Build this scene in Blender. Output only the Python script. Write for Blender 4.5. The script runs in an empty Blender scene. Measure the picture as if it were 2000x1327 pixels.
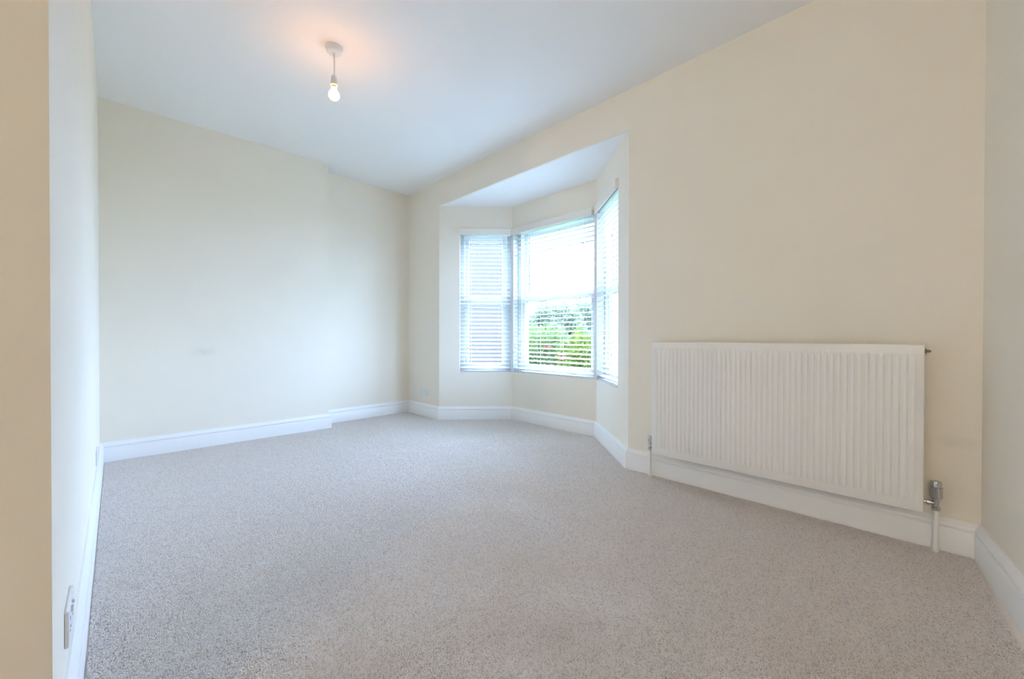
import bpy, bmesh, math, random
from mathutils import Vector, Matrix
random.seed(7)
C = bpy.context.scene.collection
SC = bpy.context.scene
PI = math.pi

# ------------------------------------------------------------------ camera
CAMZ = 0.92
def make_camera():
    cd = bpy.data.cameras.new('camera'); cam = bpy.data.objects.new('camera', cd); C.objects.link(cam)
    yaw, pit, rol = math.radians(45.3513), math.radians(-0.3856), math.radians(0.0983)
    F = Vector((-math.sin(yaw)*math.cos(pit), math.cos(yaw)*math.cos(pit), math.sin(pit)))
    R = Vector((math.cos(yaw), math.sin(yaw), 0)); U = R.cross(F)
    R2 = R*math.cos(rol) + U*math.sin(rol); U2 = U*math.cos(rol) - R*math.sin(rol)
    m = Matrix((R2, U2, -F)).transposed().to_4x4(); m.translation = (0, 0, CAMZ)
    cam.matrix_world = m
    cd.sensor_fit = 'HORIZONTAL'; cd.sensor_width = 36; cd.lens = 783.12/2000*36
    cd.clip_start = 0.01; cd.clip_end = 300
    SC.camera = cam
make_camera()

# ------------------------------------------------------------------ sky, exposure
w = bpy.data.worlds.new('sky'); SC.world = w; w.use_nodes = True
bg = w.node_tree.nodes['Background']
bg.inputs['Color'].default_value = (0.465, 0.645, 1.0, 1); bg.inputs['Strength'].default_value = 52.5
# overcast sky: the zenith three times as bright as the horizon
wn, wl = w.node_tree.nodes, w.node_tree.links
w_tc = wn.new('ShaderNodeTexCoord'); w_sp = wn.new('ShaderNodeSeparateXYZ'); w_mr = wn.new('ShaderNodeMapRange'); w_mu = wn.new('ShaderNodeMath')
w_mr.inputs['To Min'].default_value = 0.4; w_mr.inputs['To Max'].default_value = 1.2
w_mu.operation = 'MULTIPLY'; w_mu.inputs[1].default_value = bg.inputs['Strength'].default_value
wl.new(w_tc.outputs['Generated'], w_sp.inputs[0]); wl.new(w_sp.outputs['Z'], w_mr.inputs['Value'])
wl.new(w_mr.outputs['Result'], w_mu.inputs[0]); wl.new(w_mu.outputs[0], bg.inputs['Strength'])
SC.view_settings.view_transform = 'Standard'; SC.view_settings.look = 'None'
SC.view_settings.gamma = 1; SC.view_settings.use_curve_mapping = False
SC.view_settings.exposure = 0.17
SC.cycles.use_adaptive_sampling = True; SC.cycles.adaptive_threshold = 0.04
SC.cycles.max_bounces = 16; SC.cycles.diffuse_bounces = 11; SC.cycles.transparent_max_bounces = 16
SC.render.filter_size = 1.1; SC.cycles.use_denoising = True; SC.cycles.sample_clamp_indirect = 60
BULB_STRENGTH = 72.0
FILL_GLOBE_STRENGTH = 180.0

# ------------------------------------------------------------------ materials
def mat(name, col, rough=0.6, metal=0.0, bump=None, var=None, coat=0.0, spec=None):
    """bump=(scale, strength, distance); var=(scale, amount) brightness variation of the paint itself."""
    m = bpy.data.materials.new(name); m.use_nodes = True
    nt = m.node_tree; n = nt.nodes; b = n['Principled BSDF']
    b.inputs['Base Color'].default_value = (*col, 1); b.inputs['Roughness'].default_value = rough
    b.inputs['Metallic'].default_value = metal
    if coat: b.inputs['Coat Weight'].default_value = coat
    if spec is not None: b.inputs['Specular IOR Level'].default_value = spec
    tc = n.new('ShaderNodeTexCoord')
    if bump:
        no = n.new('ShaderNodeTexNoise'); no.inputs['Scale'].default_value = bump[0]; no.inputs['Detail'].default_value = 3
        bu = n.new('ShaderNodeBump'); bu.inputs['Strength'].default_value = bump[1]; bu.inputs['Distance'].default_value = bump[2]
        nt.links.new(tc.outputs['Object'], no.inputs['Vector']); nt.links.new(no.outputs['Fac'], bu.inputs['Height'])
        nt.links.new(bu.outputs['Normal'], b.inputs['Normal'])
    if var:
        no = n.new('ShaderNodeTexNoise'); no.inputs['Scale'].default_value = var[0]; no.inputs['Detail'].default_value = 4
        mr = n.new('ShaderNodeMapRange'); mr.inputs['From Min'].default_value = 0.3; mr.inputs['From Max'].default_value = 0.7
        mr.inputs['To Min'].default_value = 1-var[1]; mr.inputs['To Max'].default_value = 1+var[1]
        mx = n.new('ShaderNodeMix'); mx.data_type = 'RGBA'; mx.blend_type = 'MULTIPLY'; mx.inputs['Factor'].default_value = 1
        mx.inputs['A'].default_value = (*col, 1)
        nt.links.new(tc.outputs['Object'], no.inputs['Vector']); nt.links.new(no.outputs['Fac'], mr.inputs['Value'])
        nt.links.new(mr.outputs['Result'], mx.inputs['B']); nt.links.new(mx.outputs['Result'], b.inputs['Base Color'])
    return m

CREAM = (0.855, 0.80, 0.70)
def smudge_wall(name, centre, size):
    """Cream emulsion with one faint scuff mark of its own."""
    m = mat(name, CREAM, 0.75, bump=(180, 0.08, 0.002), var=(1.7, 0.012))
    nt = m.node_tree; n = nt.nodes; b = n['Principled BSDF']
    src = b.inputs['Base Color'].links[0].from_socket
    tc = n.new('ShaderNodeTexCoord'); mp = n.new('ShaderNodeMapping'); mp.vector_type = 'TEXTURE'
    mp.inputs['Location'].default_value = centre; mp.inputs['Scale'].default_value = size
    nz = n.new('ShaderNodeTexNoise'); nz.inputs['Scale'].default_value = 22
    g = n.new('ShaderNodeTexGradient'); g.gradient_type = 'SPHERICAL'
    mu = n.new('ShaderNodeMath'); mu.operation = 'MULTIPLY'
    m2 = n.new('ShaderNodeMath'); m2.operation = 'MULTIPLY'; m2.inputs[1].default_value = 0.32
    mx = n.new('ShaderNodeMix'); mx.data_type = 'RGBA'; mx.inputs['B'].default_value = (0.42, 0.38, 0.31, 1)
    L = nt.links.new
    L(tc.outputs['Object'], mp.inputs['Vector']); L(mp.outputs['Vector'], g.inputs['Vector']); L(tc.outputs['Object'], nz.inputs['Vector'])
    L(g.outputs['Fac'], mu.inputs[0]); L(nz.outputs['Fac'], mu.inputs[1]); L(mu.outputs[0], m2.inputs[0])
    L(m2.outputs[0], mx.inputs['Factor']); L(src, mx.inputs['A']); L(mx.outputs['Result'], b.inputs['Base Color'])
    return m

M = {}
M['wall'] = mat('cream_emulsion', CREAM, 0.75, bump=(180, 0.08, 0.002), var=(1.7, 0.012))
M['wall_left'] = smudge_wall('cream_emulsion_scuffed_left', (-4.19, 0.52, 0.79), (0.3, 0.13, 0.05))
M['wall_window'] = smudge_wall('cream_emulsion_scuffed_right', (0.13, 2.5675, 0.47), (0.09, 0.3, 0.035))
M['landing'] = mat('bounce_cut_grey', (0.34, 0.38, 0.39), 0.75, bump=(180, 0.08, 0.002))  # grey chosen to cut light bouncing off the unseen landing walls
M['ceiling'] = mat('white_ceiling_emulsion', (0.90, 0.90, 0.89), 0.85, bump=(120, 0.06, 0.002))
M['gloss'] = mat('white_satin_woodwork', (0.86, 0.86, 0.86), 0.35, bump=(25, 0.03, 0.002))
M['upvc'] = mat('white_upvc', (0.72, 0.73, 0.74), 0.3)
M['slat'] = mat('white_painted_slat', (0.66, 0.66, 0.645), 0.4)
M['valance'] = mat('cream_white_valance', (0.84, 0.80, 0.74), 0.45)
M['cord'] = mat('white_cord', (0.8, 0.8, 0.78), 0.8)
M['tassel'] = mat('tassel_plastic', (0.55, 0.55, 0.55), 0.5)
M['gasket'] = mat('black_rubber_gasket', (0.02, 0.02, 0.025), 0.6)
M['rad'] = mat('white_radiator_enamel', (0.84, 0.825, 0.80), 0.35)
M['raddark'] = mat('radiator_inner_steel', (0.6, 0.59, 0.57), 0.5)
M['chrome'] = mat('chrome', (0.60, 0.60, 0.60), 0.10, 1.0)
M['brass'] = mat('dull_brass', (0.30, 0.24, 0.12), 0.4, 0.9)
M['pipe'] = mat('white_painted_pipe', (0.84, 0.83, 0.78), 0.4)
M['socket'] = mat('white_socket_plastic', (0.80, 0.80, 0.82), 0.3)
M['black'] = mat('black_plastic', (0.02, 0.02, 0.02), 0.5)
M['rose'] = mat('white_pendant_plastic', (0.80, 0.80, 0.80), 0.4)
M['flex'] = mat('white_flex', (0.74, 0.74, 0.74), 0.5)
M['lawn'] = mat('mown_lawn', (0.04, 0.08, 0.02), 0.9, bump=(30, 0.5, 0.03), var=(3, 0.3))
M['render'] = mat('brown_grey_render', (0.043, 0.035, 0.029), 0.9, bump=(90, 0.4, 0.01), var=(1.2, 0.06))
M['slate'] = mat('slate_roof', (0.12, 0.125, 0.14), 0.7, var=(4, 0.2))
M['bark'] = mat('brown_bark', (0.16, 0.11, 0.07), 0.9, bump=(40, 0.5, 0.02))
M['petal'] = mat('coral_pink_petals', (0.14, 0.025, 0.022), 0.6)

def carpet_mat(name, pile):
    """beige grey wool; on the pile every tuft has a slightly different shade"""
    m = bpy.data.materials.new(name); m.use_nodes = True
    nt = m.node_tree; n = nt.nodes; b = n['Principled BSDF']; L = nt.links.new
    b.inputs['Roughness'].default_value = 0.95; b.inputs['Specular IOR Level'].default_value = 0.05
    b.inputs['Base Color'].default_value = (0.80, 0.75, 0.71, 1)
    if not pile: return m
    oi = n.new('ShaderNodeObjectInfo'); r = n.new('ShaderNodeValToRGB'); e = r.color_ramp.elements
    e[0].position = 0.0; e[1].position = 1.0; e[0].color = (*PILE_DARK, 1); e[1].color = (*PILE_LIGHT, 1)
    q = e.new(0.28); q.color = (0.94, 0.885, 0.85, 1)
    L(oi.outputs['Random'], r.inputs['Fac']); d = n.new('ShaderNodeBsdfDiffuse'); t = n.new('ShaderNodeBsdfTranslucent'); x = n.new('ShaderNodeMixShader'); x.inputs[0].default_value = 0.5
    L(r.outputs['Color'], d.inputs['Color']); L(r.outputs['Color'], t.inputs['Color']); L(d.outputs[0], x.inputs[1]); L(t.outputs[0], x.inputs[2])
    g = n.new('ShaderNodeBsdfGlossy'); g.inputs['Roughness'].default_value = 0.5; g.inputs['Color'].default_value = (1, 1, 1, 1)
    y = n.new('ShaderNodeMixShader'); y.inputs[0].default_value = 0.14; L(x.outputs[0], y.inputs[1]); L(g.outputs[0], y.inputs[2])   # lustre of the yarn
    n.remove(b); L(y.outputs[0], n['Material Output'].inputs['Surface'])     # wool lets some light through
    return m
PILE_DARK, PILE_LIGHT = (0.74, 0.675, 0.64), (1.0, 0.97, 0.94)
M['carpet'] = carpet_mat('carpet_backing', False)
M['pile'] = carpet_mat('beige_grey_twist_pile', True)

def glass_mat():
    m = bpy.data.materials.new('window_glass'); m.use_nodes = True
    nt = m.node_tree; n = nt.nodes; n.remove(n['Principled BSDF']); L = nt.links.new
    tr = n.new('ShaderNodeBsdfTransparent'); tr.inputs['Color'].default_value = (0.94, 0.97, 0.96, 1)
    gl = n.new('ShaderNodeBsdfGlossy'); gl.inputs['Roughness'].default_value = 0.02
    fr = n.new('ShaderNodeFresnel'); fr.inputs['IOR'].default_value = 1.45
    mx = n.new('ShaderNodeMixShader')
    ge = n.new('ShaderNodeNewGeometry'); iv = n.new('ShaderNodeMath'); iv.operation = 'SUBTRACT'; iv.inputs[0].default_value = 1   # reflect at the outer faces only
    mu = n.new('ShaderNodeMath'); mu.operation = 'MULTIPLY'
    L(ge.outputs['Backfacing'], iv.inputs[1]); L(fr.outputs[0], mu.inputs[0]); L(iv.outputs[0], mu.inputs[1])
    L(mu.outputs[0], mx.inputs[0]); L(tr.outputs[0], mx.inputs[1]); L(gl.outputs[0], mx.inputs[2])
    L(mx.outputs[0], n['Material Output'].inputs['Surface'])
    return m
M['glass'] = glass_mat()

def leaf_mat(name, a, b_):
    m = mat(name, a, 0.55)
    nt = m.node_tree; n = nt.nodes; L = nt.links.new
    no = n.new('ShaderNodeTexNoise'); no.inputs['Scale'].default_value = 5; no.inputs['Detail'].default_value = 4
    tc = n.new('ShaderNodeTexCoord'); r = n.new('ShaderNodeValToRGB')
    r.color_ramp.elements[0].position = 0.35; r.color_ramp.elements[1].position = 0.65
    r.color_ramp.elements[0].color = (*a, 1); r.color_ramp.elements[1].color = (*b_, 1)
    L(tc.outputs['Object'], no.inputs['Vector']); L(no.outputs['Fac'], r.inputs['Fac'])
    d = n.new('ShaderNodeBsdfDiffuse'); t = n.new('ShaderNodeBsdfTranslucent'); x = n.new('ShaderNodeMixShader'); x.inputs[0].default_value = 0.5
    L(r.outputs['Color'], d.inputs['Color']); L(r.outputs['Color'], t.inputs['Color']); L(d.outputs[0], x.inputs[1]); L(t.outputs[0], x.inputs[2])
    n.remove(n['Principled BSDF']); L(x.outputs[0], n['Material Output'].inputs['Surface'])
    return m
M['leaf_green'] = leaf_mat('mid_green_leaves', (0.055, 0.08, 0.03), (0.11, 0.14, 0.05))
M['leaf_lime'] = leaf_mat('lime_green_leaves', (0.055, 0.078, 0.012), (0.10, 0.12, 0.022))
M['leaf_blue'] = leaf_mat('blue_green_leaves', (0.10, 0.125, 0.08), (0.17, 0.185, 0.125))

# ------------------------------------------------------------------ mesh helpers
def finish(name, bm, m, parent=None, smooth=False, loc=None):
    bmesh.ops.recalc_face_normals(bm, faces=bm.faces)
    me = bpy.data.meshes.new(name); bm.to_mesh(me); bm.free()
    if smooth:
        me.shade_smooth() if smooth is True else me.shade_smooth()
    if m is not None: me.materials.append(m)
    o = bpy.data.objects.new(name, me); C.objects.link(o)
    if parent: o.parent = parent
    if loc: o.location = loc
    return o
def auto(o, ang=35):
    """smooth shading with sharp edges above the angle"""
    me = o.data; bm = bmesh.new(); bm.from_mesh(me)
    for e in bm.edges:
        e.smooth = len(e.link_faces) == 2 and e.calc_face_angle(0) < math.radians(ang)
    for f in bm.faces: f.smooth = True
    bm.to_mesh(me); bm.free(); return o
def box(bm, x0, x1, y0, y1, z0, z1, mx=None, bev=0.0):
    b = bmesh.new()
    bmesh.ops.create_cube(b, size=1)
    for v in b.verts: v.co = Vector(((x0+x1)/2+v.co.x*(x1-x0), (y0+y1)/2+v.co.y*(y1-y0), (z0+z1)/2+v.co.z*(z1-z0)))
    if bev: bmesh.ops.bevel(b, geom=b.edges[:], offset=bev, segments=2, affect='EDGES', profile=0.5)
    if mx: bmesh.ops.transform(b, matrix=mx, verts=b.verts)
    t = bpy.data.meshes.new('tmp'); b.to_mesh(t); b.free(); bm.from_mesh(t); bpy.data.meshes.remove(t)
def prism(bm, pts, z0, z1, mx=None):
    lo = [bm.verts.new((x, y, z0)) for x, y in pts]; hi = [bm.verts.new((x, y, z1)) for x, y in pts]
    n = len(pts); bm.faces.new(lo[::-1]); bm.faces.new(hi)
    for i in range(n): bm.faces.new((lo[i], lo[(i+1) % n], hi[(i+1) % n], hi[i]))
    if mx: bmesh.ops.transform(bm, matrix=mx, verts=lo+hi)
def lathe(bm, prof, seg=24, mx=None, cap=True):
    """prof: list of (r, z) from one end to the other, around z"""
    rings = []; allv = []
    for r, z in prof:
        if r < 1e-6: rg = [bm.verts.new((0, 0, z))]
        else: rg = [bm.verts.new((r*math.cos(2*PI*i/seg), r*math.sin(2*PI*i/seg), z)) for i in range(seg)]
        rings.append(rg); allv += rg
    for a, b in zip(rings, rings[1:]):
        if len(a) == 1 and len(b) == 1: continue
        for i in range(seg):
            j = (i+1) % seg
            if len(a) == 1: bm.faces.new((a[0], b[j], b[i]))
            elif len(b) == 1: bm.faces.new((a[i], a[j], b[0]))
            else: bm.faces.new((a[i], a[j], b[j], b[i]))
    if cap:
        for rg in (rings[0], rings[-1]):
            if len(rg) > 1: bm.faces.new(rg)
    if mx: bmesh.ops.transform(bm, matrix=mx, verts=allv)
def tube(bm, pts, r, seg=8):
    pts = [Vector(p) for p in pts]; rings = []
    for i, p in enumerate(pts):
        d = (pts[min(i+1, len(pts)-1)] - pts[max(i-1, 0)]).normalized()
        a = d.orthogonal().normalized() if abs(d.z) < 0.999 else Vector((1, 0, 0))
        if i == 0: ref = a
        a = (ref - d*ref.dot(d)).normalized(); b = d.cross(a)
        rr = r[i] if isinstance(r, (list, tuple)) else r
        rings.append([bm.verts.new(p + a*rr*math.cos(2*PI*k/seg) + b*rr*math.sin(2*PI*k/seg)) for k in range(seg)])
    for a, b in zip(rings, rings[1:]):
        for i in range(seg): bm.faces.new((a[i], a[(i+1) % seg], b[(i+1) % seg], b[i]))
    bm.faces.new(rings[0]); bm.faces.new(rings[-1])
def tag(o, label=None, cat=None, group=None, kind=None):
    if label: o['label'] = label
    if cat: o['category'] = cat
    if group: o['group'] = group
    if kind: o['kind'] = kind
    return o
def thing(name, label, cat, loc=(0, 0, 0), rz=0, group=None):
    o = bpy.data.objects.new(name, None); C.objects.link(o); o.location = loc; o.rotation_euler = (0, 0, rz)
    o.empty_display_size = 0.05
    return tag(o, label, cat, group)
def struct(name, bm, m, label=None, parent=None):
    o = finish(name, bm, m, parent); o['kind'] = 'structure'
    if label: o['label'] = label
    return o

# ------------------------------------------------------------------ room shell
H = 2.657; HB = 2.378
XA, XC, YC, YW, YL = -4.41, -4.19, 1.529, 2.5675, -0.0872
B1, B2 = (-3.756, YW), (-1.432, YW)
I1, I2 = (-3.205, 3.1654), (-2.090, 3.1654)
XR = 0.19
RD = Vector((math.sin(math.radians(7.3)), -math.cos(math.radians(7.3))))      # right wall runs slightly askew
YB = -4.6                                                                      # back of the landing
XO = -1.143                                                                    # end of the left-hand partition
RE = (XR + RD.x*(YW-YB)/-RD.y, YB)
T = 0.3

bm = bmesh.new()
prism(bm, [(XA-T, YB-T), (RE[0]+T, YB-T), (XR+T, YW+T), (-1.1, YW+T), (-1.75, 3.5), (-3.5, 3.5), (-4.1, YW+T), (XA-T, YW+T)], -0.25, -0.010)
floor = struct('floor', bm, M['carpet'], 'beige grey twist pile carpet with brushed patches')


def carpet_pile():
    """twist pile: one leaning tuft every five millimetres, brushed this way and that in patches"""
    import numpy as np
    from mathutils import noise
    rng = np.random.default_rng(3); d = 0.0040
    poly = [(XO, -0.45), (0.42, -0.45)] + [tuple(miter(i, 0.027)) for i in range(9, -1, -1)]
    xs = np.arange(XA, 0.45, d); ys = np.arange(-0.45, 3.18, d)
    X, Y = np.meshgrid(xs, ys); X = (X+rng.uniform(-.5, .5, X.shape)*d).ravel(); Y = (Y+rng.uniform(-.5, .5, Y.shape)*d).ravel()
    ins = np.zeros(X.shape, bool)
    for (x0, y0), (x1, y1) in zip(poly, poly[1:]+poly[:1]):
        if y0 == y1: continue
        c = (y0 > Y) != (y1 > Y); ins ^= c & (X < (x1-x0)*(Y-y0)/(y1-y0)+x0)
    X, Y = X[ins], Y[ins]; n = len(X)
    # smooth fields on a coarse grid: which way and how far the pile leans
    gx = np.arange(XA-0.1, 0.6, 0.04); gy = np.arange(-0.6, 3.3, 0.04)
    def field(sc, off, oct):
        g = np.array([[noise.fractal(Vector((a*sc+off, b_*sc*1.0, off)), 0.9, 2.1, oct) for a in gx] for b_ in gy])
        fx = (X-gx[0])/0.04; fy = (Y-gy[0])/0.04; i = fx.astype(int); j = fy.astype(int); u = fx-i; v = fy-j
        return g[j, i]*(1-u)*(1-v)+g[j, i+1]*u*(1-v)+g[j+1, i]*(1-u)*v+g[j+1, i+1]*u*v
    a, b_, c = field(2.3, 3.1, 5), field(2.3, 17.7, 5), field(2.6, 41.3, 4)
    t = np.clip((c+0.35)/0.7, 0, 1); t = t*t*(3-2*t); sg = 0.40+0.45*t          # trodden flat here, standing up there
    lx = 1.7*a + rng.normal(0, 1, n)*sg; ly = 1.7*b_ - 0.12 + rng.normal(0, 1, n)*sg
    rot = np.zeros((n, 3), np.float32); rot[:, 0] = -ly; rot[:, 1] = lx; rot[:, 2] = rng.uniform(0, 6.28, n)
    sc = np.empty((n, 3), np.float32); k = rng.uniform(0.8, 1.25, n)
    sc[:, 0] = 0.0019*k; sc[:, 1] = 0.0019*k; sc[:, 2] = 0.0054*(1+0.14*c)*rng.uniform(0.8, 1.12, n)
    co = np.stack([X, Y, rng.uniform(-0.0062, -0.0036, n)], 1).astype(np.float32)
    me = bpy.data.meshes.new('carpet_pile'); me.vertices.add(n); me.vertices.foreach_set('co', co.ravel())
    for nm, arr in (('turn', rot), ('size', sc)):
        at_ = me.attributes.new(nm, 'FLOAT_VECTOR', 'POINT'); at_.data.foreach_set('vector', arr.ravel())
    me.update()
    o = bpy.data.objects.new('carpet_pile', me); C.objects.link(o); o.parent = floor; o['kind'] = 'stuff'
    ng = bpy.data.node_groups.new('tufts', 'GeometryNodeTree'); N = ng.nodes; L = ng.links.new
    ng.interface.new_socket('Geometry', in_out='INPUT', socket_type='NodeSocketGeometry'); ng.interface.new_socket('Geometry', in_out='OUTPUT', socket_type='NodeSocketGeometry')
    gi, go = N.new('NodeGroupInput'), N.new('NodeGroupOutput')
    ico = N.new('GeometryNodeMeshIcoSphere'); ico.inputs['Radius'].default_value = 1; ico.inputs['Subdivisions'].default_value = 1
    sm = N.new('GeometryNodeSetShadeSmooth'); mt = N.new('GeometryNodeSetMaterial'); mt.inputs['Material'].default_value = M['pile']
    ip = N.new('GeometryNodeInstanceOnPoints')
    t = N.new('GeometryNodeInputNamedAttribute'); t.data_type = 'FLOAT_VECTOR'; t.inputs['Name'].default_value = 'turn'
    z = N.new('GeometryNodeInputNamedAttribute'); z.data_type = 'FLOAT_VECTOR'; z.inputs['Name'].default_value = 'size'
    er = N.new('FunctionNodeEulerToRotation')
    L(ico.outputs['Mesh'], sm.inputs['Geometry']); L(sm.outputs['Geometry'], mt.inputs['Geometry']); L(mt.outputs['Geometry'], ip.inputs['Instance'])
    L(gi.outputs[0], ip.inputs['Points']); L(t.outputs['Attribute'], er.inputs['Euler']); L(er.outputs['Rotation'], ip.inputs['Rotation'])
    L(z.outputs['Attribute'], ip.inputs['Scale']); L(ip.outputs['Instances'], go.inputs[0])
    md = o.modifiers.new('tufts', 'NODES'); md.node_group = ng
    me.materials.append(M['pile'])

bm = bmesh.new()
prism(bm, [(XA-T, YB-T), (RE[0]+T, YB-T), (XR+T, YW+T), (XA-T, YW+T)], H, H+0.2)
struct('ceiling', bm, M['ceiling'], 'plain white painted ceiling')

bm = bmesh.new()   # left alcove wall
prism(bm, [(XA-T, YC-0.05), (XA, YC-0.05), (XA, YW+T), (XA-T, YW+T)], -0.02, H)
struct('wall_alcove', bm, M['wall'], 'cream alcove wall beside the chimney breast')
bm = bmesh.new()   # chimney breast
prism(bm, [(XA-T, YL-0.15), (XC, YL-0.15), (XC, YC), (XA-T, YC)], -0.02, H)
struct('wall_left', bm, M['wall_left'], 'wide cream chimney breast wall with a faint scuff mark')
bm = bmesh.new()   # partition close beside the camera, its end turned to the landing
prism(bm, [(XC-0.2, YL-0.16), (XO-0.16, YL-0.16), (XO-0.16, YB-T), (XO, YB-T), (XO, YL), (XC-0.2, YL)], -0.02, H)
struct('wall_near', bm, M['wall'], 'cream partition seen edge on, its shaded end nearest the camera')
bm = bmesh.new()
prism(bm, [(XO-0.1, YB-T), (RE[0]+T, YB-T), (RE[0]+T, YB), (XO-0.1, YB)], -0.02, H)
struct('wall_back', bm, M['landing'], 'unseen landing end wall, grey to cut bounced light')
bm = bmesh.new()
n_ = Vector((-RD.y, RD.x))
RM = (XR + RD.x*(YW+0.25)/-RD.y, -0.25)
prism(bm, [(XR, YW), RM, (RM[0]+0.25*n_.x, RM[1]+0.25*n_.y), (XR+0.25*n_.x, YW+0.25*n_.y)], -0.02, H)
struct('wall_right', bm, M['wall'], 'cream side wall at the right edge of the picture')
bm = bmesh.new()
prism(bm, [RM, RE, (RE[0]+0.25*n_.x, RE[1]+0.25*n_.y), (RM[0]+0.25*n_.x, RM[1]+0.25*n_.y)], -0.02, H)
struct('wall_landing', bm, M['landing'], 'unseen landing side wall, grey to cut bounced light')
bm = bmesh.new()   # window wall with the bay opening
box(bm, XA-T, B1[0], YW, YW+T, -0.02, H)
box(bm, B1[0], B2[0], YW, YW+0.02, HB, H)
box(bm, B2[0], XR+T, YW, YW+T, -0.02, H)
bmesh.ops.remove_doubles(bm, verts=bm.verts, dist=1e-5)
struct('wall_window', bm, M['wall_window'], 'cream wall with the bay opening and the radiator')

# bay: local frames (s along the wall, n outwards, z up)
class Frame:
    def __init__(self, a, b):
        self.a, self.b = Vector(a), Vector(b); self.len = (self.b-self.a).length
        t = (self.b-self.a)/self.len; self.t = t; self.n = Vector((-t.y, t.x))
        m = Matrix(((t.x, self.n.x, 0, a[0]), (t.y, self.n.y, 0, a[1]), (0, 0, 1, 0), (0, 0, 0, 1)))
        self.m = m; self.rz = math.atan2(t.y, t.x)
    def p(self, s, n): return tuple(self.a + self.t*s + self.n*n)
FL, FC, FR = Frame(B1, I1), Frame(I1, I2), Frame(I2, B2)
SILL, HEAD = 0.525, 2.100
# window opening along each face
OL = (0.228, FL.len-0.012); OC = (0.022, FC.len-0.030); OR = (0.006, 0.645)
def bay_wall(name, fr, o, label):
    bm = bmesh.new(); e0, e1 = (0, 0)
    lay = [(0, 0.07, o[0], o[1], SILL, HEAD), (0.07, 0.26, o[0]-0.04 if fr is FL else o[0]-0.03, o[1]+(0.04 if fr is FR else 0.03), SILL-0.04, HEAD+0.06)]
    for n0, n1, s0, s1, z0, z1 in lay:
        a = 0 if fr is FL else -n1*0.40; b = fr.len + (0 if fr is FR else n1*0.40)
        if n0 == 0: a, b = 0, fr.len
        box(bm, a, b, n0, n1, -0.02, z0, fr.m)
        box(bm, a, b, n0, n1, z1, HB+0.02, fr.m)
        if s0 > a+0.002 and fr is FL: box(bm, 0, s0, n0, n1, z0, z1, fr.m)
        if fr is FR: box(bm, s1, fr.len, n0, n1, z0, z1, fr.m)
    bmesh.ops.remove_doubles(bm, verts=bm.verts, dist=1e-5)
    return struct(name, bm, M['wall'], label)
bay_wall('wall_bay_left', FL, OL, 'cream splayed left face of the bay')
bay_wall('wall_bay_centre', FC, OC, 'cream middle face of the bay')
bay_wall('wall_bay_right', FR, OR, 'cream splayed right face of the bay')
bm = bmesh.new()
prism(bm, [(B1[0]-0.05, YW+0.02), (B2[0]+0.05, YW+0.02), FR.p(FR.len, 0.26), FR.p(0, 0.3), FC.p(0, 0.3), FL.p(0, 0.26)], HB, H+0.2)
struct('ceiling_bay', bm, M['ceiling'], 'white soffit over the bay window')
# corner posts between the windows
for k, (f0, s0, f1, s1) in enumerate(((FL, OL[1], FC, OC[0]), (FC, OC[1], FR, OR[0]))):
    bm = bmesh.new()
    cin = f1.a; out = f1.a + (f0.n+f1.n).normalized()*0.27
    prism(bm, [f0.p(s0, 0), tuple(cin), f1.p(s1, 0), f1.p(s1, 0.06), f1.p(s1-0.05, 0.25), tuple(out), f0.p(s0+0.05, 0.25), f0.p(s0, 0.06)], SILL, HEAD)
    struct('trim_%d' % (k+1), bm, M['upvc'], ('white corner post between the left and middle windows', 'white corner post between the middle and right windows')[k])

# ------------------------------------------------------------------ skirting boards
PROF = [(0, -0.010), (0.022, -0.010), (0.022, 0.094), (0.0205, 0.0975), (0.0155, 0.0985), (0.0155, 0.103), (0.019, 0.1055), (0.0205, 0.111), (0.0195, 0.116),
        (0.016, 0.123), (0.011, 0.129), (0.008, 0.136), (0.006, 0.139), (0, 0.139)]
path = [(XO, YL), (XC, YL), (XC, YC), (XA, YC), (XA, YW), B1, I1, I2, B2, (XR, YW), RE]
names = ['baseboard_near', 'baseboard_left', 'baseboard_return', 'baseboard_alcove', 'baseboard_corner', 'baseboard_bay_left',
         'baseboard_bay_centre', 'baseboard_bay_right', 'baseboard_window', 'baseboard_right']
def miter(i, d):
    P = Vector(path[i])
    ns = []
    for a, b in ((i-1, i), (i, i+1)):
        if 0 <= a and b < len(path):
            t = (Vector(path[b])-Vector(path[a])).normalized(); ns.append(Vector((t.y, -t.x)))   # interior on the right
    if len(ns) == 1: return P + ns[0]*d
    m = (ns[0]+ns[1]); m = m/m.length_squared*2
    return P + m*d
for i, nm in enumerate(names):
    bm = bmesh.new()
    r0 = [bm.verts.new((*miter(i, d), z)) for d, z in PROF]; r1 = [bm.verts.new((*miter(i+1, d), z)) for d, z in PROF]
    n = len(PROF)
    for k in range(n): bm.faces.new((r0[k], r0[(k+1) % n], r1[(k+1) % n], r1[k]))
    bm.faces.new(r0); bm.faces.new(r1[::-1])
    auto(struct(nm, bm, M['gloss'], 'white moulded skirting board'), 25)

carpet_pile()

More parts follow.
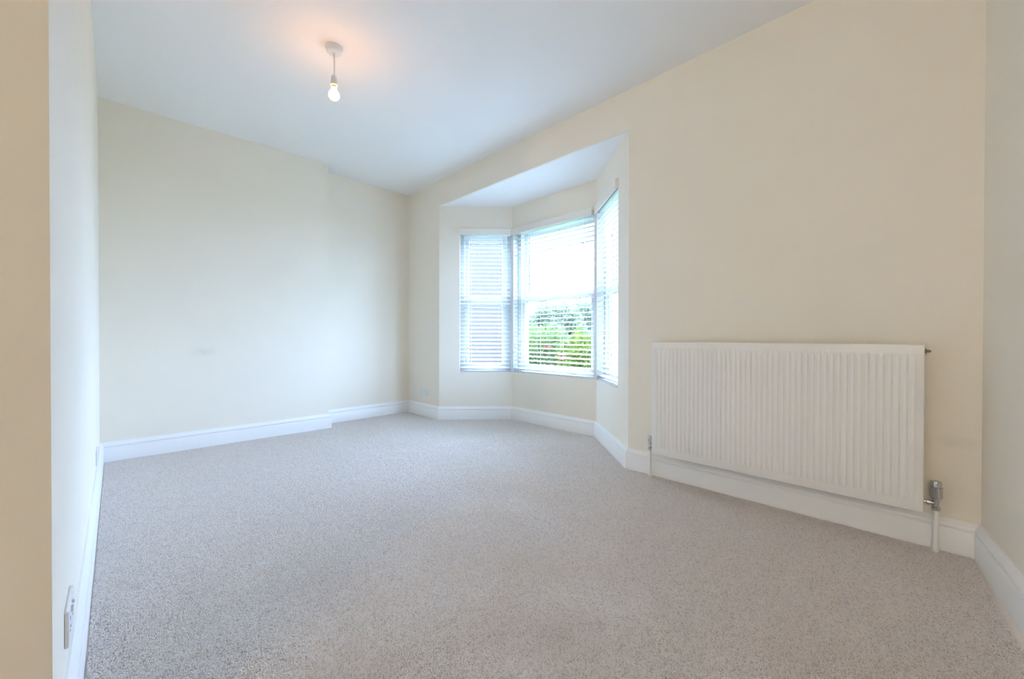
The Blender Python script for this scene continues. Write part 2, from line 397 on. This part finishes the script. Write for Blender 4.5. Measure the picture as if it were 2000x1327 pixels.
# ------------------------------------------------------------------ sash windows
def sash_window(idx, fr, o, label):
    root = bpy.data.objects.new('window_%d' % idx, None); C.objects.link(root); root['kind'] = 'structure'; root['label'] = label
    root.matrix_world = fr.m
    s0, s1, z0, z1 = o[0], o[1], SILL-0.03, HEAD+0.035
    if fr is FL: s0 -= 0.03
    else: s0 -= 0.03
    s1 += 0.03
    def frame(name, a, b, c, d, wl, wr, wb, wt, n0, n1, m=M['upvc']):
        bm = bmesh.new()
        box(bm, a, a+wl, n0, n1, c, d, bev=0.004); box(bm, b-wr, b, n0, n1, c, d, bev=0.004)
        box(bm, a+wl, b-wr, n0, n1, c, c+wb, bev=0.004); box(bm, a+wl, b-wr, n0, n1, d-wt, d, bev=0.004)
        return finish(name, bm, m, root)
    frame('window_frame', s0, s1, z0, z1, 0.078, 0.078, 0.05, 0.05, 0.075, 0.20)
    a, b = s0+0.07, s1-0.07
    zm = 1.335
    for nm, c, d, n0, wb, wt in (('lower_sash', z0+0.045, zm+0.03, 0.092, 0.065, 0.055), ('upper_sash', zm-0.005, z1-0.045, 0.137, 0.06, 0.05)):
        f = frame(nm, a, b, c, d, 0.055, 0.055, wb, wt, n0, n0+0.042)
        g = bmesh.new(); q = (a+0.055, b-0.055, c+wb, d-wt)
        for (x0, x1, y0, y1) in ((q[0], q[0]+0.005, q[2], q[3]), (q[1]-0.005, q[1], q[2], q[3]), (q[0], q[1], q[2], q[2]+0.005), (q[0], q[1], q[3]-0.005, q[3])):
            box(g, x0, x1, n0+0.015, n0+0.019, y0, y1)
        finish('gasket', g, M['upvc'] if fr is FL else M['gasket'], f)
        g = bmesh.new(); box(g, q[0], q[1], n0+0.0195, n0+0.0235, q[2], q[3]); finish('pane', g, M['glass'], f)
    # sash lock on the meeting rail, lift hooks on the bottom rail
    bm = bmesh.new(); c = (a+b)/2
    box(bm, c-0.03, c+0.03, 0.088, 0.13, zm+0.03, zm+0.042, bev=0.003); box(bm, c-0.008, c+0.045, 0.082, 0.098, zm+0.042, zm+0.05, bev=0.002)
    finish('sash_lock', bm, M['upvc'], root)
    for t in (0.25, 0.75):
        bm = bmesh.new(); x = a+(b-a)*t
        box(bm, x-0.02, x+0.02, 0.076, 0.093, z0+0.075, z0+0.083, bev=0.002); box(bm, x-0.02, x+0.02, 0.070, 0.076, z0+0.065, z0+0.083, bev=0.002)
        finish('sash_lift', bm, M['upvc'], root)
    # outside sill
    bm = bmesh.new(); box(bm, s0, s1, 0.2, 0.34, z0-0.04, z0+0.005, bev=0.004); finish('window_sill', bm, M['upvc'], root)
    # light portal just outside the frame: guides sky sampling only, gives off nothing itself
    ld = bpy.data.lights.new('sky_portal', 'AREA'); ld.shape = 'RECTANGLE'; ld.size = s1-s0; ld.size_y = z1-z0; ld.cycles.is_portal = True
    lo = bpy.data.objects.new('sky_portal', ld); C.objects.link(lo)
    mid = Vector((*fr.p((s0+s1)/2, 0.27), (z0+z1)/2))
    zax = Vector((fr.n.x, fr.n.y, 0)); yax = Vector((0, 0, 1)); xax = yax.cross(zax)
    mm = Matrix((xax, yax, zax)).transposed().to_4x4(); mm.translation = mid; lo.matrix_world = mm
sash_window(1, FL, OL, 'white sash window in the left splay of the bay')
sash_window(2, FC, OC, 'white sash window in the middle of the bay')
sash_window(3, FR, OR, 'white sash window in the right splay of the bay')

# ------------------------------------------------------------------ venetian blinds
def slat_mesh(length):
    """one crowned 50 mm slat centred on the origin"""
    bm = bmesh.new(); w, th, cr = 0.05, 0.0034, 0.0016; prof = []
    for i in range(5):
        u = -1+i*0.5; prof.append((u*w/2, cr*(1-u*u)+th/2))
    for i in range(5):
        u = 1-i*0.5; prof.append((u*w/2, cr*(1-u*u)-th/2))
    a = [bm.verts.new((-length/2, y, z)) for y, z in prof]; b = [bm.verts.new((length/2, y, z)) for y, z in prof]
    for k in range(10): bm.faces.new((a[k], a[(k+1) % 10], b[(k+1) % 10], b[k]))
    bm.faces.new(a); bm.faces.new(b[::-1])
    bmesh.ops.recalc_face_normals(bm, faces=bm.faces)
    me = bpy.data.meshes.new('slat'); bm.to_mesh(me); bm.free(); me.materials.append(M['slat']); return me
def tassel(root, s, n, ztop, z):
    """pull cord ending in a small tassel at height z"""
    bm = bmesh.new(); tube(bm, [(s, n, ztop), (s, n, z+0.02)], 0.0011, 5); cd = finish('pull_cord', bm, M['cord'], root)
    bm = bmesh.new(); lathe(bm, [(0.0025, 0.026), (0.0045, 0.020), (0.0062, 0.002), (0.0055, 0), (0, 0)], 12, Matrix.Translation((s, n, z)))
    auto(finish('tassel', bm, M['tassel'], cd))
def blind(fr, o, tilt, label, v0, v1, cords, tassels, ret0, ret1, slack=0):
    root = thing('venetian_blind', label, 'blind', group='white slatted blinds in the bay'); root.matrix_world = fr.m
    s0, s1 = o[0]+0.004, o[1]-0.004; L = s1-s0; mid = (s0+s1)/2; N = 0.032
    bm = bmesh.new()   # valance with a moulded front, returns where its end is open
    pr = [(-0.012, 2.127), (-0.026, 2.127), (-0.029, 2.124), (-0.029, 2.121), (-0.027, 2.119), (-0.027, 2.063), (-0.029, 2.061), (-0.029, 2.057), (-0.026, 2.054), (-0.012, 2.054)]
    a = [bm.verts.new((v0, y, z)) for y, z in pr]; b = [bm.verts.new((v1, y, z)) for y, z in pr]
    n = len(pr)
    for k in range(n): bm.faces.new((a[k], a[(k+1) % n], b[(k+1) % n], b[k]))
    bm.faces.new(a); bm.faces.new(b[::-1])
    if ret0: box(bm, v0, v0+0.012, -0.012, 0, 2.055, 2.127)
    if ret1: box(bm, v1-0.012, v1, -0.012, 0, 2.055, 2.127)
    auto(finish('valance', bm, M['valance'], root), 20)
    bm = bmesh.new(); box(bm, s0, s1, 0.006, 0.060, HEAD-0.040, HEAD-0.002, bev=0.002); finish('headrail', bm, M['slat'], root)
    top, bot, ns = HEAD-0.092, SILL+0.046, 33
    me = slat_mesh(L)
    for i in range(ns):
        s = bpy.data.objects.new('slat', me); C.objects.link(s); s.parent = root
        z = bot+(top-bot)*i/(ns-1)
        s.location = (mid, N, z); s.rotation_euler = ((math.radians(1.5) if i >= ns-slack else tilt) + random.uniform(-0.012, 0.012), random.uniform(-1, 1)*0.0006, 0)
    bm = bmesh.new(); box(bm, s0, s1, N-0.025, N+0.025, SILL+0.001, SILL+0.016, bev=0.003)
    for c in cords: lathe(bm, [(0.006, -0.003), (0.006, 0.002)], 10, Matrix.Translation((s0+L*c, N-0.012, SILL)))
    finish('bottom_rail', bm, M['slat'], root)
    for c in cords:    # ladder cords: a front and a back string with a rung under every slat
        bm = bmesh.new(); x = s0+L*c
        for y in (N-0.0265, N+0.0265): tube(bm, [(x, y, HEAD-0.04), (x, y, SILL+0.01)], 0.0009, 5)
        for i in range(ns):
            z = bot+(top-bot)*i/(ns-1); ct, st = math.cos(tilt), math.sin(tilt)
            tube(bm, [(x, N-0.0265*ct, z-0.0265*st-0.003), (x, N+0.0265*ct, z+0.0265*st-0.003)], 0.0007, 4)
        finish('ladder_cord', bm, M['cord'], root)
    for s, z in tassels: tassel(root, s, 0.0015-0.006, HEAD-0.03, z)
    return root
blind(FL, OL, math.radians(19), 'white slatted blind on the left splay, pale grey between its slats', 0.215, FL.len-0.014, (0.22, 0.76),
      ((0.685, 1.645), (0.318, 0.78), (0.30, 0.655), (0.69, 0.715)), True, False)
blind(FC, OC, math.radians(11.5), 'widest white slatted blind, in the middle of the bay with green leaves behind', 0.014, 1.072, (0.08, 0.33, 0.62, 0.92),
      ((0.045, 0.80), (0.035, 0.735), (0.965, 1.80), (0.972, 0.77)), False, False, 5)
blind(FR, OR, math.radians(9), 'white slatted blind on the right splay, seen at a steep angle beside the wall edge', 0.014, 0.655, (0.14, 0.80),
      ((0.02, 0.815), (0.015, 0.755), (0.50, 1.72), (0.49, 0.77)), False, True)

# ------------------------------------------------------------------ radiator with its valves and pipes
RX0, RX1, RZ0, RZ1 = -1.208, 0.021, 0.166, 0.889
RY = 2.458          # front face
rad = thing('radiator', 'wide white ribbed panel radiator on the cream wall', 'radiator', ((RX0+RX1)/2, YW, 0))
rl = rad.location.copy()
def radpart(name, bm, m, parent=None, a=None):
    for v in bm.verts: v.co -= rl
    o = finish(name, bm, m, parent or rad)
    if a: auto(o, a)
    return o
bm = bmesh.new()
NR = 47; mx0, mx1 = RX0+0.018, RX1-0.022; pitch = (mx1-mx0)/NR; dp = 0.0055
cols = [(RX0+0.006, 0)]
for i in range(NR):
    x = mx0+i*pitch
    for u, d in ((0.0, 0), (0.14, 0.25), (0.28, 0.9), (0.36, 1), (0.64, 1), (0.72, 0.9), (0.86, 0.25)): cols.append((x+u*pitch, d))
cols += [(mx1, 0), (RX1-0.006, 0)]
rows = [(RZ0+0.006, 0), (RZ0+0.040, 0), (RZ0+0.046, 0.35), (RZ0+0.054, 0.9), (RZ0+0.06, 1), (RZ1-0.056, 1), (RZ1-0.050, 0.9), (RZ1-0.042, 0.35), (RZ1-0.036, 0), (RZ1-0.006, 0)]
grid = [[bm.verts.new((x, RY+0.002-dp*d*k, z)) for x, d in cols] for z, k in rows]
for r0, r1 in zip(grid, grid[1:]):
    for i in range(len(cols)-1): bm.faces.new((r0[i], r0[i+1], r1[i+1], r1[i]))
# rolled edge and back of the sheet
per = [(v.co.x, v.co.z) for v in grid[0]] ; 
loop = grid[0] + [r[-1] for r in grid[1:-1]] + grid[-1][::-1] + [r[0] for r in grid[1:-1]][::-1]
cx, cz = (RX0+RX1)/2, (RZ0+RZ1)/2
def ring(grow, y):
    out = []
    for v in loop:
        x, z = v.co.x, v.co.z
        if abs(x-(RX0+0.006)) < 1e-6: x -= grow
        if abs(x-(RX1-0.006)) < 1e-6: x += grow
        if abs(z-(RZ0+0.006)) < 1e-6: z -= grow
        if abs(z-(RZ1-0.006)) < 1e-6: z += grow
        out.append(bm.verts.new((x, y, z)))
    return out
prev = loop
for g, y in ((0.004, RY+0.0036), (0.006, RY+0.008), (0.006, RY+0.016)):
    cur = ring(g, y)
    for i in range(len(loop)): bm.faces.new((prev[i], prev[(i+1) % len(loop)], cur[(i+1) % len(loop)], cur[i]))
    prev = cur
bm.faces.new(prev)
radpart('front_panel', bm, M['rad'], None, 40)
bm = bmesh.new(); box(bm, RX0+0.012, RX1-0.012, YW-0.042, YW-0.030, RZ0+0.01, RZ1-0.012, bev=0.004); radpart('back_panel', bm, M['rad'])
bm = bmesh.new()   # convector fins between the panels
x = RX0+0.05
while x < RX1-0.05:
    box(bm, x, x+0.002, RY+0.016, YW-0.042, RZ0+0.05, RZ1-0.05); x += 0.04
radpart('convector_fins', bm, M['raddark'])
bm = bmesh.new()   # top grille with its slots
box(bm, RX0, RX1, RY+0.012, RY+0.022, RZ1-0.004, RZ1+0.001); box(bm, RX0, RX1, YW-0.040, YW-0.030, RZ1-0.004, RZ1+0.001)
x = RX0
while x < RX1-0.004:
    box(bm, x, x+0.009, RY+0.022, YW-0.040, RZ1-0.004, RZ1+0.001); x += 0.0245
radpart('top_grille', bm, M['rad'])
for x0, x1 in ((RX0-0.0005, RX0+0.0015), (RX1-0.0015, RX1+0.0005)):
    bm = bmesh.new(); box(bm, x0, x1, RY+0.014, YW-0.034, RZ0+0.03, RZ1+0.001); radpart('side_cover', bm, M['rad'])
for x in (RX0+0.15, RX1-0.15):
    bm = bmesh.new(); box(bm, x-0.015, x+0.015, YW-0.030, YW-0.001, RZ0+0.08, RZ1-0.08); radpart('wall_bracket', bm, M['raddark'])
RYP = YW-0.055      # pipe line
bm = bmesh.new(); lathe(bm, [(0.010, 0), (0.010, 0.006), (0.006, 0.007), (0.006, 0.016), (0.0035, 0.017), (0.0035, 0.02), (0, 0.02)], 8,
                        Matrix.Translation((RX1, RYP-0.02, RZ1-0.028)) @ Matrix.Rotation(PI/2, 4, 'Y'))
radpart('bleed_plug', bm, M['brass'])['label'] = 'small dark brass bleed plug'
def elbow_body(bm, x, z, xr):
    lathe(bm, [(0.011, -0.03), (0.014, -0.028), (0.014, -0.016), (0.0105, -0.014), (0.0105, 0.012), (0.012, 0.014), (0.012, 0.022), (0, 0.022)], 16, Matrix.Translation((x, RYP, z)))
    d = 1 if xr > x else -1
    mx = Matrix.Translation((x, RYP, z)) @ Matrix.Rotation(d*PI/2, 4, 'Y'); ln = abs(xr-x)
    lathe(bm, [(0.0085, 0), (0.0085, ln*0.35), (0.0135, ln*0.38), (0.0135, ln*0.72), (0.009, ln*0.76), (0.009, ln+0.004)], 12, mx)
VZ = 0.205
# lockshield on the far end
xv = RX0-0.034
bm = bmesh.new(); elbow_body(bm, xv, VZ, RX0); lv = radpart('lockshield_valve', bm, M['chrome'], None, 35); lv['label'] = 'small chrome lockshield valve'
bm = bmesh.new(); lathe(bm, [(0.0115, 0.022), (0.0125, 0.024), (0.0125, 0.058), (0.011, 0.061), (0, 0.061)], 20, Matrix.Translation((xv, RYP, VZ)))
radpart('valve_cap', bm, M['chrome'], lv, 35)
# thermostatic valve on the near end
xt = RX1+0.038
bm = bmesh.new(); elbow_body(bm, xt, VZ, RX1); tv = radpart('thermostatic_valve', bm, M['chrome'], None, 35); tv['label'] = 'chrome thermostatic radiator valve'
bm = bmesh.new(); lathe(bm, [(0.0165, 0.020), (0.0195, 0.024), (0.0205, 0.026), (0.0205, 0.066), (0.0215, 0.068), (0.0215, 0.0705), (0.018, 0.0715), (0.018, 0.092), (0.0165, 0.0955), (0, 0.0955)], 28, Matrix.Translation((xt, RYP, VZ)))
radpart('valve_head', bm, M['chrome'], tv, 30)
for x in (xv, xt):
    bm = bmesh.new(); r = 0.0095
    lathe(bm, [(r, VZ-0.026), (r, 0.035), (r*1.10, 0.030), (r*1.10, -0.01)], 16, Matrix.Translation((x, RYP, 0)))
    radpart('pipe', bm, M['pipe'], None, 35)['label'] = 'white painted pipe going into the carpet'

# ------------------------------------------------------------------ pendant light
PX, PY = -2.473, 0.937
lamp = thing('pendant_light', 'bare lit bulb hanging on a short white flex from a ceiling rose', 'ceiling light', (PX, PY, H))
bm = bmesh.new(); lathe(bm, [(0.048, 0), (0.048, -0.010), (0.046, -0.014), (0.042, -0.031), (0.037, -0.036), (0.010, -0.039), (0.008, -0.046), (0, -0.046)], 36)
auto(finish('ceiling_rose', bm, M['rose'], lamp), 30)
bm = bmesh.new(); tube(bm, [(0, 0, -0.04), (0.001, 0.0015, -0.09), (0.0015, 0.001, -0.14), (0, 0, -0.172)], 0.0038, 8); auto(finish('flex', bm, M['flex'], lamp))
bm = bmesh.new(); lathe(bm, [(0.006, -0.166), (0.011, -0.170), (0.0165, -0.182), (0.0175, -0.192), (0.0160, -0.1935), (0.0160, -0.195), (0.0178, -0.197), (0.0178, -0.222), (0.0195, -0.223), (0.0195, -0.228), (0.015, -0.229), (0.015, -0.232)], 24)
auto(finish('lamp_holder', bm, M['rose'], lamp), 30)
bulb_m = bpy.data.materials.new('glowing_bulb_glass'); bulb_m.use_nodes = True
nt = bulb_m.node_tree; nt.nodes.remove(nt.nodes['Principled BSDF']); em = nt.nodes.new('ShaderNodeEmission')
em.inputs['Color'].default_value = (1.0, 0.41, 0.06, 1); em.inputs['Strength'].default_value = BULB_STRENGTH
nt.links.new(em.outputs[0], nt.nodes['Material Output'].inputs['Surface'])
cap_m = M['chrome']
bm = bmesh.new(); lathe(bm, [(0.0135, -0.228), (0.0135, -0.240), (0.011, -0.243)], 20); finish('bulb_cap', bm, cap_m, lamp)
bm = bmesh.new(); R = 0.0305; zc = -0.287
pr = [(0.0125, -0.241), (0.015, -0.250)] + [(R*math.sin(t), zc+R*math.cos(t)) for t in [0.62+k*(PI-0.62)/12 for k in range(12)]] + [(0, zc-R)]
lathe(bm, pr, 28)
bl = finish('bulb', bm, bulb_m, lamp); auto(bl, 60); bl['label'] = 'glowing warm white light bulb'

# added globe lamp, unseen behind the camera, fills the darker near half
lg = thing('added_fill_globe', 'unseen globe lamp added behind the camera as fill light', 'ceiling light', (0.68, -3.9, H))
bm = bmesh.new(); lathe(bm, [(0.055, 0), (0.055, -0.012), (0.045, -0.034), (0.010, -0.038), (0, -0.038)], 28); auto(finish('ceiling_rose', bm, M['rose'], lg), 30)
bm = bmesh.new(); tube(bm, [(0, 0, -0.036), (0, 0, -0.205)], 0.004, 8); finish('flex', bm, M['flex'], lg)
bm = bmesh.new(); lathe(bm, [(0.006, -0.20), (0.03, -0.205), (0.05, -0.225), (0.05, -0.24), (0, -0.24)], 24); auto(finish('gallery', bm, M['rose'], lg), 30)
fill_globe_m = bulb_m.copy(); fill_globe_m.name = 'fill_globe_glow'; e2 = [q for q in fill_globe_m.node_tree.nodes if q.type == 'EMISSION'][0]
e2.inputs['Color'].default_value = (1.0, 0.82, 0.66, 1); e2.inputs['Strength'].default_value = FILL_GLOBE_STRENGTH
bm = bmesh.new(); lathe(bm, [(0, -0.22)] + [(0.12*math.sin(t), -0.345+0.12*math.cos(t)) for t in [0.35+k*(PI-0.35)/14 for k in range(14)]] + [(0, -0.465)], 28)
auto(finish('fill_globe', bm, fill_globe_m, lg), 60)

# ------------------------------------------------------------------ power sockets
def socket(loc, rz, label):
    """double socket; local x along the wall, -y out into the room"""
    t = thing('power_socket', label, 'socket', loc, rz, 'double power sockets')
    bm = bmesh.new(); box(bm, -0.073, 0.073, -0.0082, 0, -0.043, 0.043, bev=0.0035); finish('face_plate', bm, M['socket'], t)
    for s in (-1, 1):
        bm = bmesh.new()   # rocker, upper side of the plate towards the centre
        mx = Matrix.Translation((s*0.014, -0.0082, 0.024)) @ Matrix.Rotation(math.radians(8), 4, 'X')
        box(bm, -0.0055, 0.0055, -0.0045, 0.002, -0.009, 0.009, mx, bev=0.001); finish('switch', bm, M['socket'], t)
        bm = bmesh.new(); c = s*0.040
        box(bm, c-0.002, c+0.002, -0.0086, -0.0072, 0.008, 0.016)
        for k in (-1, 1): box(bm, c+k*0.011-0.0032, c+k*0.011+0.0032, -0.0086, -0.0072, -0.014, -0.010)
        finish('pin_holes', bm, M['black'], t)
    return t
socket((-4.066, YW, 0.268), 0, 'white double socket low on the wall between alcove corner and bay')
socket((-1.447, YL, 0.240), PI, 'white double socket seen edge on just beyond the dark wall end')
socket((-3.50, YL, 0.192), PI, 'white double socket seen edge on by the far chimney breast corner')

# ------------------------------------------------------------------ outside
GZ = -0.6
bm = bmesh.new(); prism(bm, [(-60, 3.0), (30, 3.0), (30, 70), (-60, 70)], GZ-0.2, GZ)
tag(finish('garden_ground', bm, M['lawn']), 'flat green lawn outside the bay window', None, None, 'structure')
# the neighbouring house, seen grey through the left blind
nb = thing('neighbour_house', 'neighbouring house wall, a pale grey blur through the left blind', 'house', (-8.75, 8.55, GZ), math.radians(47))
bm = bmesh.new(); box(bm, -7.0, 0.0, 0, 5.0, 0, 5.4); finish('wall', bm, M['render'], nb)
bm = bmesh.new(); prism(bm, [(-0.1, 5.3), (5.1, 5.3), (2.5, 7.0)], -7.1, 0.1, Matrix.Rotation(PI/2, 4, 'Z') @ Matrix.Rotation(PI/2, 4, 'X'))
finish('roof', bm, M['slate'], nb)

def leaf_cloud(centre, rad, n, size, rng):
    bm = bmesh.new()
    for _ in range(n):
        while True:
            p = Vector((rng.uniform(-1, 1), rng.uniform(-1, 1), rng.uniform(-1, 1)))
            if 0.35 < p.length < 1: break
        k = 1+0.22*math.sin(p.x*7+p.z*5)*math.cos(p.y*6)
        c = Vector((p.x*rad[0], p.y*rad[1], p.z*rad[2]))*k + Vector(centre)
        s = size*rng.uniform(0.7, 1.35)
        d = Vector((rng.gauss(0, 1), rng.gauss(0, 1), rng.gauss(0, 0.6))).normalized(); u = d.orthogonal().normalized()
        u = Matrix.Rotation(rng.uniform(0, PI), 3, d) @ u; nrm = d.cross(u)
        a = bm.verts.new(c-d*s); b = bm.verts.new(c+u*s*0.42+nrm*s*0.12); e = bm.verts.new(c+d*s); f = bm.verts.new(c-u*s*0.42+nrm*s*0.12)
        bm.faces.new((a, b, e)); bm.faces.new((a, e, f))
    return bm
def shrub(name, label, loc, rad, n, size, m, seed, cat='shrub', flowers=0, group=None):
    rng = random.Random(seed); t = thing(name, label, cat, loc, 0, group)
    h = rad[2]
    bm = leaf_cloud((0, 0, h*1.12), rad, n, size, rng)
    o = finish('foliage', bm, m, t); o['kind'] = 'stuff'
    for k in range(4):
        bm = bmesh.new(); a = rng.uniform(0, 2*PI); q = rad[0]*0.45
        tube(bm, [(0.05*math.cos(a), 0.05*math.sin(a), -0.02), (q*0.4*math.cos(a), q*0.4*math.sin(a), h*0.6), (q*math.cos(a), q*math.sin(a), h*1.3)], [0.035, 0.025, 0.01], 6)
        finish('stem', bm, M['bark'], t)
    for k in range(flowers):
        a = rng.uniform(-2.6, 0.2); e = rng.uniform(-0.3, 0.8)
        bm = bmesh.new(); c = Vector((rad[0]*math.cos(a)*math.cos(e), rad[1]*math.sin(a)*math.cos(e), h*1.12+rad[2]*math.sin(e)))*1.02
        for j in range(6):
            b = j*PI/3; lathe(bm, [(0.0, -0.012), (0.035, -0.006), (0.042, 0.006), (0.02, 0.014), (0, 0.016)], 8, Matrix.Translation(c+Vector((0.04*math.cos(b), 0.01*math.sin(2*b), 0.04*math.sin(b)))))
        finish('flower', bm, M['petal'], t)
    return t
def at(px, dist):
    """ground point in the direction of a photograph column, so the planting stands where the photograph shows it"""
    az = math.radians(45.3513) - math.atan((px-1000)/783.12)
    return (-math.sin(az)*dist, math.cos(az)*dist, GZ)
shrub('garden_shrub', 'mid green shrub with coral flowers behind the middle blind', at(1062, 7.6), (0.62, 0.62, 0.80), 14000, 0.032, M['leaf_green'], 1, flowers=12)
shrub('garden_shrub', 'lime green shrub behind the right part of the middle blind', at(1148, 6.4), (0.5, 0.5, 0.76), 10000, 0.032, M['leaf_lime'], 2, flowers=4)
shrub('garden_shrub', 'lime green shrub behind the right blind', at(1300, 7.4), (0.6, 0.6, 0.72), 9000, 0.032, M['leaf_lime'], 3)
shrub('garden_shrub', 'mid green shrub beside the neighbouring house, left edge of the middle blind', at(1052, 9.6), (0.5, 0.7, 0.85), 9000, 0.036, M['leaf_green'], 4)
def tree(label, loc, h, r, n, m, seed):
    rng = random.Random(seed); t = thing('garden_tree', label, 'tree', loc)
    bm = bmesh.new(); tube(bm, [(0, 0, -0.05), (0.04, 0, h*0.3), (0.0, 0.05, h*0.7)], [0.14, 0.10, 0.04], 10); finish('trunk', bm, M['bark'], t)
    o = finish('crown', leaf_cloud((0, 0, h-r[2]), r, n*2, 0.07, rng), m, t); o['kind'] = 'stuff'
tree('blue green tree beyond the shrubs, behind the middle of the bay', at(1080, 12.0), 2.5, (1.0, 1.0, 0.95), 6000, M['leaf_blue'], 11)
tree('taller blue green tree beyond the shrubs, towards the right blind', at(1150, 15.6), 2.9, (1.2, 1.2, 1.1), 6000, M['leaf_blue'], 12)
tree('green tree beyond the shrubs, far right of the bay', at(1330, 14.0), 3.2, (1.3, 1.3, 1.2), 6000, M['leaf_green'], 13)
hd = thing('garden_hedge', 'long clipped green hedge across the end of the garden', 'hedge', at(1100, 21), math.radians(38))
hb = bmesh.new(); rng = random.Random(5)
for _ in range(26000):
    x, y, z = rng.uniform(-13, 13), rng.uniform(-0.5, 0.5), 2.35*rng.random()**0.7
    c = Vector((x, y, z+0.12*math.sin(x*2.1)*z/2)); s_ = rng.uniform(0.07, 0.12)
    d = Vector((rng.gauss(0, 1), rng.gauss(0, 1), rng.gauss(0, 0.7))).normalized(); u = d.orthogonal().normalized()
    u = Matrix.Rotation(rng.uniform(0, PI), 3, d) @ u
    hb.faces.new((hb.verts.new(c-d*s_), hb.verts.new(c+u*s_*0.6), hb.verts.new(c+d*s_), hb.verts.new(c-u*s_*0.6)))
finish('foliage', hb, M['leaf_blue'], hd)['kind'] = 'stuff'
